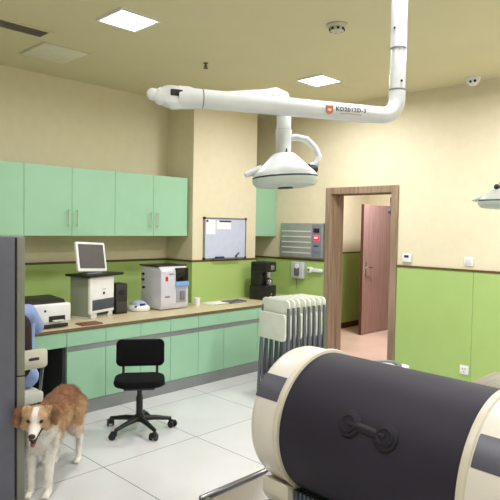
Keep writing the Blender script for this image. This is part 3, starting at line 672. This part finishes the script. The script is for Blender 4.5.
# ------------------------------------------------------------------ tall steel cabinet at the left
fa = math.radians(-22.0)
t = thing('steel_cabinet', 'tall slate grey steel cabinet filling the left edge of the photo', 'cabinet', (1.397, 3.175, 0), fa)
CW, CD, CH = .72, .50, 1.532
MB().box(-CW, 0, .026, CD, .0, CH, .003).build('body', CABS, t, world=False)
MB().box(-.042, 0, 0, .026, .735, CH-.001, .003).box(-.042, 0, 0, .026, .004, .727, .003).build('stile', CABS, t, world=False)
MB().box(-CW+.001, -.001, .006, .026, .02, CH-.004).build('gasket', BLACK, t, world=False)
MB().box(-CW+.002, -.054, -.012, .018, .01, CH+.002, .006, 3).build('door', CABG, t, world=False)
MB().box(-CW+.05, -CW+.07, -.045, -.030, .75, 1.05, .005).cyl((-CW+.06, -.012, .78), (-CW+.06, -.035, .78), .006).cyl((-CW+.06, -.012, 1.02), (-CW+.06, -.035, 1.02), .006).build('handle', CHROME, t, world=False)

# ------------------------------------------------------------------ remeshed organic bodies
def blob(prims, voxel, smooth=6, sub=0):
    mb = MB()
    for p in prims:
        if p[0] == 'c':
            _, a, ra, b, rb = p
            mb.cyl(a, b, ra, rb, 18); mb.sph(a, ra, 18); mb.sph(b, rb, 18)
        elif p[0] == 'e':
            _, c, r, rot = p
            mb.sph((0, 0, 0), r, 24, M=Matrix.Translation(c) @ Euler(rot).to_matrix().to_4x4())
    me = bpy.data.meshes.new('b'); mb.bm.to_mesh(me); mb.bm.free()
    o = bpy.data.objects.new('tmp', me); col.objects.link(o)
    md = o.modifiers.new('r', 'REMESH'); md.mode = 'VOXEL'; md.voxel_size = voxel
    if smooth:
        ms = o.modifiers.new('s', 'SMOOTH'); ms.factor = .5; ms.iterations = smooth
    dg = bpy.context.evaluated_depsgraph_get(); dg.update()
    out = bpy.data.meshes.new_from_object(o.evaluated_get(dg))
    bpy.data.objects.remove(o); bpy.data.meshes.remove(me)
    for p in out.polygons: p.use_smooth = True
    return out
def add_mesh(name, me, m, parent):
    me.name = name; me.materials.clear(); me.materials.append(m)
    o = bpy.data.objects.new(name, me); col.objects.link(o); o.parent = parent
    return o

# ------------------------------------------------------------------ dog
#  local frame: +x forward, +y the dog's left, z up
DOGROT = math.atan2(-.69, -.72)
dog = thing('dog', 'tan and white medium haired dog standing beside the grey cabinet, mouth open', 'dog', (1.665, 3.345, 0), DOGROT)
SK = Vector((.352, .026, .508)); HF = Vector((.94, .17, -.24)).normalized(); HR = Vector((-.35, .93, 0)).normalized(); HR = (HR-HF*HR.dot(HF)).normalized(); HU = HR.cross(HF); 
if HU.z < 0: HU = -HU
HFy = HF
HS = 1.17
def hp(f, r, u): return SK+(HF*f+HR*r+HU*u)*HS
NOSE = hp(.125, -.004, -.034)
prims = [
 # trunk
 ('e', (.13, 0, .385), (.14, .098, .125), (0, math.radians(8), 0)),
 ('e', (-.02, 0, .40), (.20, .092, .105), (0, 0, 0)),
 ('e', (-.20, .0, .41), (.125, .094, .115), (0, 0, 0)),
 ('e', (.215, .0, .36), (.085, .078, .115), (0, 0, 0)),
 # neck
 ('c', (.19, .0, .42), .092, (.30, .02, .47), .070),
 # head
 ('e', SK, (.068, .067, .062), (0, 0, 0)),
 ('e', hp(.012, 0, .012), (.062, .070, .050), (0, 0, math.atan2(HF.y, HF.x))),
 ('e', hp(.0, .042, -.028), (.046, .038, .046), (0, 0, 0)),
 ('e', hp(.0, -.042, -.028), (.046, .038, .046), (0, 0, 0)),
 ('c', hp(.045, 0, -.020), .037, hp(.106, 0, -.034), .0235),
 ('c', hp(.035, 0, -.055), .022, hp(.080, -.002, -.088), .0135),
 # ears
 ('c', hp(-.005, .046, .040), .020, hp(.005, .082, .032), .022), ('c', hp(.005, .082, .032), .022, hp(.026, .090, -.018), .014),
 ('c', hp(-.005, -.046, .040), .020, hp(.005, -.084, .032), .023), ('c', hp(.005, -.084, .032), .023, hp(.026, -.094, -.026), .015),
 # tail
 ('c', (-.30, 0, .44), .030, (-.37, .01, .34), .028), ('c', (-.37, .01, .34), .028, (-.39, .02, .22), .016),
]
for s_ in (1, -1):
    y = .053*s_
    prims += [('c', (.19, y*1.05, .34), .052, (.235, y, .235), .036), ('c', (.235, y, .235), .034, (.245, y, .13), .026), ('c', (.245, y, .13), .024, (.248, y, .045), .021),
              ('c', (.25, y, .026), .023, (.283, y, .021), .020)]
    for q in (-.012, 0, .012): prims += [('c', (.283, y+q, .018), .0105, (.300, y+q*1.15, .013), .0095)]
    y = .075*s_
    prims += [('c', (-.20, y*.75, .40), .078, (-.165, y, .275), .050), ('c', (-.165, y, .275), .042, (-.272, y, .165), .022), ('c', (-.272, y, .165), .020, (-.252, y, .050), .0165),
              ('c', (-.250, y, .026), .021, (-.215, y, .020), .019)]
    for q in (-.012, 0, .012): prims += [('c', (-.215, y+q, .018), .010, (-.198, y+q*1.15, .013), .009)]
dm = blob(prims, .0065, 5)

TANC = np.array(lin((206, 172, 134))); TAND = np.array(lin((142, 92, 56))); RUST = np.array(lin((184, 140, 110))); CRM = np.array(lin((255, 250, 240))); WHT = np.array(lin((252, 246, 240))); EARD = np.array(lin((140, 104, 80)))
def sstep(a, b, x): 
    t_ = np.clip((x-a)/(b-a), 0, 1); return t_*t_*(3-2*t_)
def dog_color(P):
    P = np.asarray(P); x, y, z = P[:, 0], P[:, 1], P[:, 2]
    nz = .5+.5*np.sin(x*61+y*37+np.sin(z*53)*1.3)*np.sin(z*47+y*71+np.sin(x*39))
    c = TANC[None]*(.85+.3*nz[:, None])
    top = sstep(.40, .50, z)[:, None]; c = c*(1-top)+(RUST[None]*(.85+.3*nz[:, None]))*top
    # cream belly, legs, chest
    lim = .285+.03*(nz-.5)
    w = 1-sstep(-.02, .03, z-lim)
    w = np.maximum(w, sstep(.17, .23, x)*(1-sstep(.40, .45, z+.1*(np.abs(y))))*(1-sstep(.085, .11, np.abs(y-.01))))
    w = w*(1-.5*((x < -.1) & (z > .20)))
    w = w[:, None]; c = c*(1-w)+(CRM[None]*(.94+.12*nz[:, None]))*w
    q = (P-np.array(SK)[None])/HS; f = q@np.array(HF); r = q@np.array(HR); u = q@np.array(HU)
    head = (x > .27) & (z > .385)
    hc = TANC[None]*(.85+.25*nz[:, None])
    blz = 1-sstep(.010, .017, np.abs(r+.002)-.006*(u < 0))
    muz = sstep(.052, .068, f-.25*np.maximum(0, np.abs(r)-.02)+.0)
    low = 1-sstep(-.066, -.050, u)
    wb = np.maximum(np.maximum(blz*(f > 0), muz), low)[:, None]
    hc = hc*(1-wb)+WHT[None]*wb
    eye = np.exp(-(((np.abs(r)-.030)/.014)**2+((u-.010)/.012)**2))*(f > 0)
    hc = hc*(1-.45*eye[:, None])
    ear = sstep(.062, .070, np.abs(r))*(u > -.03)
    hc = hc*(1-ear[:, None])+(EARD[None]*(.8+.4*nz[:, None]))*ear[:, None]
    c[head] = hc[head]
    return np.clip(c, 0, 1)
def fur_mat(name, rough=.85):
    m = bpy.data.materials.new(name); m.use_nodes = True; nt = m.node_tree; b = nt.nodes['Principled BSDF']
    a = nt.nodes.new('ShaderNodeAttribute'); a.attribute_name = 'coat'; n = nt.nodes.new('ShaderNodeTexNoise'); n.inputs['Scale'].default_value = 90
    mx = nt.nodes.new('ShaderNodeMix'); mx.data_type = 'RGBA'; mx.blend_type = 'MULTIPLY'; mx.inputs[0].default_value = .2
    nt.links.new(a.outputs['Color'], mx.inputs[6]); nt.links.new(n.outputs['Fac'], mx.inputs[7]); nt.links.new(mx.outputs[2], b.inputs['Base Color'])
    b.inputs['Roughness'].default_value = rough; b.inputs['Specular IOR Level'].default_value = .2
    return m
def paint(me, cols):
    at = me.color_attributes.new('coat', 'FLOAT_COLOR', 'POINT')
    at.data.foreach_set('color', np.concatenate([cols, np.ones((len(cols), 1))], 1).astype(np.float32).ravel())
n = len(dm.vertices); P = np.zeros(n*3); dm.vertices.foreach_get('co', P); P = P.reshape(-1, 3)
N = np.zeros(n*3); dm.vertex_normals.foreach_get('vector', N); N = N.reshape(-1, 3)
paint(dm, dog_color(P))
FUR = fur_mat('dog_coat')
add_mesh('body', dm, FUR, dog)
# coat of hair tufts
rng = np.random.default_rng(3)
NS = 46000
idx = rng.integers(0, n, NS); p = P[idx]+rng.normal(0, .0025, (NS, 3)); nn = N[idx]
q = (p-np.array(SK)[None])/HS; f = q@np.array(HF); ru = q@np.array(HR); uu = q@np.array(HU)
keep = ~((f > .03) & (rng.random(NS) < .75)); keep &= ~((np.abs(np.abs(ru)-.028) < .013) & (np.abs(uu-.01) < .013) & (f > 0)); keep &= ~((p[:, 2] < .04)); keep &= ~((f > .075))
p = p[keep]; nn = nn[keep]; f = f[keep]; NSk = len(p)
flow = np.tile(np.array([-.65, 0, -.55]), (NSk, 1))
hd = (p[:, 0] > .29) & (p[:, 2] > .40); flow[hd] = -np.array(HF)*.8+np.array([0, 0, -.35])
leg = p[:, 2] < .25; flow[leg] = np.array([-.15, 0, -1])
flow -= (flow*nn).sum(1)[:, None]*nn
d = nn*.42+flow*.9+rng.normal(0, .16, (NSk, 3)); d /= np.linalg.norm(d, axis=1)[:, None]
L = np.where(p[:, 2] < .22, .015, np.where(p[:, 2] < .33, .026, .030))
L = np.where(hd, .013, L); L = np.where((p[:, 0] > .16) & (p[:, 0] < .30) & (p[:, 2] > .28), .034, L); L = np.where(f > .03, .005, L)
L = np.where(p[:, 0] < -.22, np.where(p[:, 2] > .24, .042, L), L)
L = L*rng.uniform(.6, 1.2, NSk)
sd = np.cross(d, nn); sd /= np.maximum(np.linalg.norm(sd, axis=1), 1e-6)[:, None]
w = .0011
V = np.empty((NSk, 4, 3)); V[:, 0] = p-sd*w; V[:, 1] = p+sd*w
bend = np.array([0, 0, -.25])[None]
mid = p+d*(L*.55)[:, None]
V[:, 2] = mid+sd*w*.7; tip = mid+(d+bend)*(L*.45)[:, None]; V[:, 3] = tip
fm = bpy.data.meshes.new('fur'); fm.vertices.add(NSk*4); fm.vertices.foreach_set('co', V.ravel())
fm.loops.add(NSk*6); fm.polygons.add(NSk*2)
base = np.arange(NSk)[:, None]*4
li = np.concatenate([base+0, base+1, base+2, base+0, base+2, base+3], 1)
fm.loops.foreach_set('vertex_index', li.ravel().astype(np.int32)); fm.polygons.foreach_set('loop_start', np.arange(0, NSk*6, 3).astype(np.int32)); fm.polygons.foreach_set('loop_total', np.full(NSk*2, 3, np.int32))
fm.update(); fm.validate()
cc = dog_color(p)*rng.uniform(.82, 1.25, (NSk, 1)); paint(fm, np.clip(np.repeat(cc, 4, 0), 0, 1))
add_mesh('fur', fm, FUR, dog)
NOSEM = mat('dark_nose', (40, 24, 24), .35); TNG = mat('tongue', (150, 84, 84), .45); EYEM = mat('dark_eye', (26, 14, 10), .08)
MB().sph((0, 0, 0), (.015, .0195, .0145), M=Matrix.Translation(hp(.126, 0, -.026)) @ Matrix.Rotation(math.atan2(HF.y, HF.x), 4, 'Z')).build('nose', NOSEM, dog, world=False)
for s_ in (1, -1):
    MB().sph(hp(.0535, s_*.0290, .010), .0115).build('eye', EYEM, dog, world=False)
MB().sph((0, 0, 0), (.034, .0155, .008), M=Matrix.Translation(hp(.092, -.0, -.078)) @ Euler((0, math.radians(38), math.atan2(HF.y, HF.x))).to_matrix().to_4x4()).build('tongue', TNG, dog, world=False)
MB().sph((0, 0, 0), (.034, .018, .013), M=Matrix.Translation(hp(.084, .002, -.064)) @ Euler((0, math.radians(30), math.atan2(HF.y, HF.x))).to_matrix().to_4x4()).build('mouth', mat('mouth_dark', (52, 26, 26), .6), dog, world=False)
MB().tube([hp(.052, .034, -.030), hp(.075, .022, -.047), hp(.092, .017, -.052), hp(.112, .011, -.055), hp(.122, 0, -.053), hp(.112, -.011, -.055), hp(.092, -.017, -.052), hp(.075, -.019, -.047)], .005, 8).build('lips', NOSEM, dog, world=False)

# ------------------------------------------------------------------ person seated at the worktop (mostly hidden)
PXc, PYc = 1.63, 4.02
per = thing('person', 'person in pale blue gown over dark top, seated at the worktop, mostly hidden', 'person', (PXc, PYc, 0))
# local: facing +y (the worktop), x to the right
body = [('e', (0, -.0, .52), (.165, .12, .12), (0, 0, 0)), ('c', (0, 0, .55), .125, (0, .02, .86), .13), ('c', (-.13, .02, .95), .055, (.13, .02, .95), .055),
        ('c', (0, .02, .95), .06, (0, .035, 1.09), .052), ('e', (0, .055, 1.20), (.075, .095, .115), (0, 0, 0)), ('c', (0, .145, 1.185), .013, (0, .155, 1.165), .016),
        ('e', (.077, .05, 1.19), (.012, .02, .03), (0, 0, 0)), ('e', (-.077, .05, 1.19), (.012, .02, .03), (0, 0, 0))]
for s_ in (1, -1):
    el_ = (.300, .17, .815) if s_ > 0 else (-.235, .10, .78)
    wr = (.20*s_, .325, .790); 
    body += [('c', (.17*s_, .02, .945), .052, el_, .040), ('c', el_, .038, wr, .026), ('c', wr, .024, (.185*s_, .375, .779), .027)]
    for k in range(4):
        bx_ = .185*s_+(-.024+.016*k); ln = (.045, .055, .058, .048)[k]
        body += [('c', (bx_, .385, .779), .0088, (bx_, .385+ln*.6, .776), .0084), ('c', (bx_, .385+ln*.6, .776), .0082, (bx_, .385+ln, .766), .0075)]
    body += [('c', (.165*s_, .365, .777), .011, (.140*s_, .395, .768), .009), ('c', (.140*s_, .395, .768), .009, (.132*s_, .418, .766), .008)]
    body += [('c', (.09*s_, .02, .50), .085, (.105*s_, .36, .50), .062), ('c', (.105*s_, .36, .50), .055, (.11*s_, .33, .10), .036), ('c', (.11*s_, .32, .045), .036, (.11*s_, .46, .032), .030)]
add_mesh('body', blob(body, .0085, 3), SKIN, per)
gown = [('c', (-.15, .03, .945), .068, (.155, .025, .950), .070), ('c', (.05, .08, .62), .13, (.03, .08, .88), .115)]
gown += [('c', (-.175, .02, .940), .064, (-.235, .12, .79), .056), ('c', (-.235, .12, .79), .056, (-.21, .275, .790), .042)]
gown += [('c', (.168, .025, .950), .070, (.302, .165, .820), .056), ('c', (.302, .165, .820), .056, (.28, .22, .81), .050), ('c', (.28, .22, .808), .048, (.21, .32, .80), .036)]
gown += [('c', (.205, .03, .90), .024, (.195, .02, .66), .022), ('c', (.195, .02, .66), .022, (.19, .0, .54), .03)]
gown += [('c', (.135, -.05, .505), .082, (.13, .16, .51), .108), ('c', (-.10, -.02, .51), .11, (.08, .12, .51), .115)]
add_mesh('gown', blob(gown, .008, 3), GOWN, per)
add_mesh('vest', blob([('c', (.035, -.03, .60), .135, (.045, -.02, .86), .125), ('c', (.045, -.02, .86), .12, (.0, -.01, .93), .085)], .009, 3), MAROON, per)
add_mesh('trousers', blob([('c', (s_*.09, .02, .50), .098, (s_*.105, .36, .50), .076) for s_ in (1, -1)]+[('c', (s_*.105, .36, .50), .070, (s_*.11, .33, .13), .052) for s_ in (1, -1)], .009, 3), TROUS, per)
add_mesh('hair', blob([('e', (0, .035, 1.225), (.088, .100, .115), (0, 0, 0)), ('e', (0, -.045, 1.20), (.06, .05, .07), (0, 0, 0))], .009, 2), HAIR, per)
for s_ in (1, -1):
    MB().sph((.03*s_, .142, 1.205), .010).build('eye', EYEM, per, world=False)
    MB().sph((.11*s_, .395, .036), (.045, .12, .042)).build('shoe', WHITE, per, world=False)
MB().tube([(-.022, .146, 1.135), (0, .150, 1.133), (.022, .146, 1.135)], .0045, 8).build('mouth', mat('lips', (176, 104, 96), .5), per, world=False)

# the folding chair the person sits on
t = thing('folding_chair', 'opened ivory folding chair with a slot in its back, behind the dog', 'chair', (1.615, 3.97, 0), 0)
bk = MB()
yb_ = -.175
bk.prism(rrect(.43, .135, .03, 6, 0, .665), yb_-.011, yb_+.011, 'y', .005)
me_ = bk
me_.build('backrest', mat('chair_back_ivory', (206, 206, 190), .45), t, world=False)
MB().prism(rrect(.075, .020, .009, 5, .115, .668), yb_-.013, yb_-.0105, 'y').build('slot', mat('slot_shadow', (60, 60, 60), .8), t, world=False)
MB().box(-.20, .20, -.16, .20, .345, .42, .012).build('seat', CHAIRW, t, world=False)
for s_ in (1, -1):
    MB().tube([(s_*.20, yb_+.013, .72), (s_*.20, -.10, .42), (s_*.20, .17, .012)], .0115, 10).build('leg', TUBEG, t, world=False)
    MB().tube([(s_*.185, .14, .40), (s_*.185, -.10, .20), (s_*.185, -.22, .012)], .0105, 10).build('leg', TUBEG, t, world=False)
MB().tube([(-.185, -.20, .06), (.185, -.20, .06)], .008, 8).build('crossbar', TUBEG, t, world=False)

# ------------------------------------------------------------------ steel table and the chamber on it
TZ = .755
tx0, tx1, ty0, ty1 = 1.148, 1.80, -.20, 1.338
t = thing('steel_table', 'stainless steel table with a raised rim carrying the black and cream chamber', 'table', ((tx0+tx1)/2, .55, 0))
MB().box(tx0, tx1, ty0, ty1, TZ-.022, TZ-.006, .002).build('table_top', STEEL, t, smooth=False)
f = MB(); rw = .022
f.box(tx0, tx1, ty1-rw, ty1, TZ-.028, TZ+.002, .004).box(tx0, tx0+rw, ty0, ty1-rw, TZ-.028, TZ+.002, .004).box(tx1-rw, tx1, ty0, ty1-rw, TZ-.028, TZ+.002, .004).box(tx0, tx1, ty0, ty0+rw, TZ-.028, TZ+.002, .004)
f.build('rim', mat('rim_steel', (150, 148, 156), .25, 1.0), t)
MB().box(tx0+.02, tx1-.02, ty0+.02, ty1-.02, TZ-.075, TZ-.022).build('apron', PLINTH, t, smooth=False)
for x in (tx0+.05, tx1-.05):
    for y in (ty0+.06, ty1-.06):
        MB().cyl((x, y, .0), (x, y, TZ-.06), .022).cyl((x, y, 0), (x, y, .03), .03).build('leg', STEEL, t)
MB().box(tx0+.06, tx1-.06, ty0+.08, ty1-.08, .20, .215, .003).build('lower_shelf', STEEL, t)

ZC = 1.0-TZ; RC = .215
t = thing('oxygen_chamber', 'large horizontal black drum chamber with cream ring ends on the steel table', 'chamber', (1.395+.8*math.sin(.046), .8*math.cos(.046), TZ), -.046)
RY = Matrix.Translation((0, 0, ZC)) @ Matrix.Rotation(-PI/2, 4, 'X')   # lathe z -> +y local
t1, t2 = 1.072-.8, .516-.8
MB().lathe([(RC-.004, t2-.01), (RC, t2+.004), (RC, t1-.004), (RC-.004, t1+.01)], 96, M=RY).build('cover', COVER, t, world=False)
def cap(sgn, tb, te, name):
    rim = [(RC-.002, tb-.006*sgn), (RC+.008, tb-.003*sgn), (RC+.0105, tb+.006*sgn), (RC+.0085, tb+.014*sgn), (RC+.003, tb+.017*sgn)]
    MB().lathe(rim, 96, M=RY).build('rim', CREAMP, t, world=False)
    body = [(RC+.003, tb+.012*sgn), (RC+.0045, tb+.02*sgn), (RC+.004, te-.02*sgn), (RC-.001, te-.004*sgn), (RC-.012, te+.004*sgn), (RC-.03, te+.006*sgn), (RC-.04, te-.006*sgn), (RC*.5, te-.004*sgn), (0, te)]
    c = MB().lathe(body, 96, M=RY).build('end_cap', CAPW, t, world=False)
    for side in (-1, 1):
        b = bmesh.new(); rows = []
        y0, y1 = tb+.020*sgn, te-.006*sgn
        for k in range(13):
            a = math.radians(24.5+(45-24.5)*k/12); rr = RC+.0056
            rows.append([b.verts.new((side*rr*math.cos(a), y0, ZC+rr*math.sin(a))), b.verts.new((side*rr*math.cos(a), y1, ZC+rr*math.sin(a)))])
        for A_, B_ in zip(rows, rows[1:]): b.faces.new((A_[0], A_[1], B_[1], B_[0]))
        bmesh.ops.recalc_face_normals(b, faces=b.faces)
        m_ = MB(); m_._merge(b); m_.build('grip_band', BAND, c, world=False)
cap(1, t1, 1.19-.8, 'far'); cap(-1, t2, .40-.8, 'near')
# feet and slatted base
for (ya, yb2) in ((t1+.002, 1.185-.8), (.41-.8, t2-.002)):
    pl = [(-.150, 0.0), (-.165, .03), (-.165, .075), (-.10, .06), (.10, .06), (.165, .075), (.165, .03), (.15, 0.0)]
    MB().prism(pl, ya, yb2, 'y', .004).build('foot', CREAMP, t, world=False)
MB().box(-.140, .140, t2, t1, .002, .06).build('base', BASEG, t, world=False, smooth=False)
s = MB()
for k in range(34): s.box(-.146, .146, t2+.008+k*.016, t2+.015+k*.016, .002, .064, .001, 1)
s.build('base_ribs', BASEG, t, world=False, smooth=False)
# latch: two round knobs joined by a bar
def surf(tt, adeg, r): 
    a = math.radians(adeg); return Vector((-r*math.cos(a), tt-.8, ZC+r*math.sin(a))), Vector((-math.cos(a), 0, math.sin(a)))
LM = mat('latch_black', (30, 28, 38), .55, spec=.3)
lt = MB()
pa, na = surf(.83, 26.5, RC-.001); pb_, nb = surf(.717, 25.0, RC-.001)
lt.tube([pa+na*.0, pb_+nb*.0], .012, 12)
l = lt.build('latch_bar', LM, t, world=False)
for p_, n_ in ((pa, na), (pb_, nb)):
    Mx = Matrix.Translation(p_) @ n_.to_track_quat('Z', 'Y').to_matrix().to_4x4()
    MB().lathe([(.036, 0), (.034, .006), (.026, .008), (.025, .012), (.020, .013), (.016, .009), (0, .009)], 32, M=Mx).build('knob', LM, t, world=False)

# ------------------------------------------------------------------ second table at the right
t = thing('exam_table', 'grey topped table with a tan edge behind the chamber under the second lamp', 'table', (3.0, .75, 0))
MB().box(2.30, 3.505, .15, 1.317, .72, .75, .002).build('table_top', TAN, t, smooth=False)
MB().box(3.505, 3.515, .15, 1.317, .718, .751).box(2.30, 3.515, 1.317, 1.323, .718, .7505).build('edge_band', TANE, t, smooth=False)
for x in (2.36, 3.44):
    for y in (.22, 1.25): MB().box(x-.025, x+.025, y-.025, y+.025, 0, .72, .003).build('leg', PLINTH, t)
MB().box(2.36, 3.44, .22, 1.25, .62, .72).build('apron', PLINTH, t, smooth=False)

# ------------------------------------------------------------------ world, camera
w = bpy.data.worlds.new('room_world'); bpy.context.scene.world = w; w.use_nodes = True
w.node_tree.nodes['Background'].inputs[0].default_value = (.9, .92, 1, 1); w.node_tree.nodes['Background'].inputs[1].default_value = .3

yaw, pitch, roll, f = .794249281, -.0403034896, .0174130889, 564.445
fwv = Vector((math.sin(yaw)*math.cos(pitch), math.cos(yaw)*math.cos(pitch), math.sin(pitch)))
rtv = Vector((math.cos(yaw), -math.sin(yaw), 0)); upv = rtv.cross(fwv)
r2 = math.cos(roll)*rtv+math.sin(roll)*upv; u2 = -math.sin(roll)*rtv+math.cos(roll)*upv
Rm = Matrix((r2, u2, -fwv)).transposed().to_4x4()
cd = bpy.data.cameras.new('camera'); cd.sensor_width = 36; cd.lens = 36*f/500; cd.clip_start = .02
cam = bpy.data.objects.new('camera', cd); cam.matrix_world = Matrix.Translation((0, 0, 1.61)) @ Rm; col.objects.link(cam)
bpy.context.scene.camera = cam
vs = bpy.context.scene.view_settings; vs.view_transform = 'Standard'; vs.exposure = 0.1
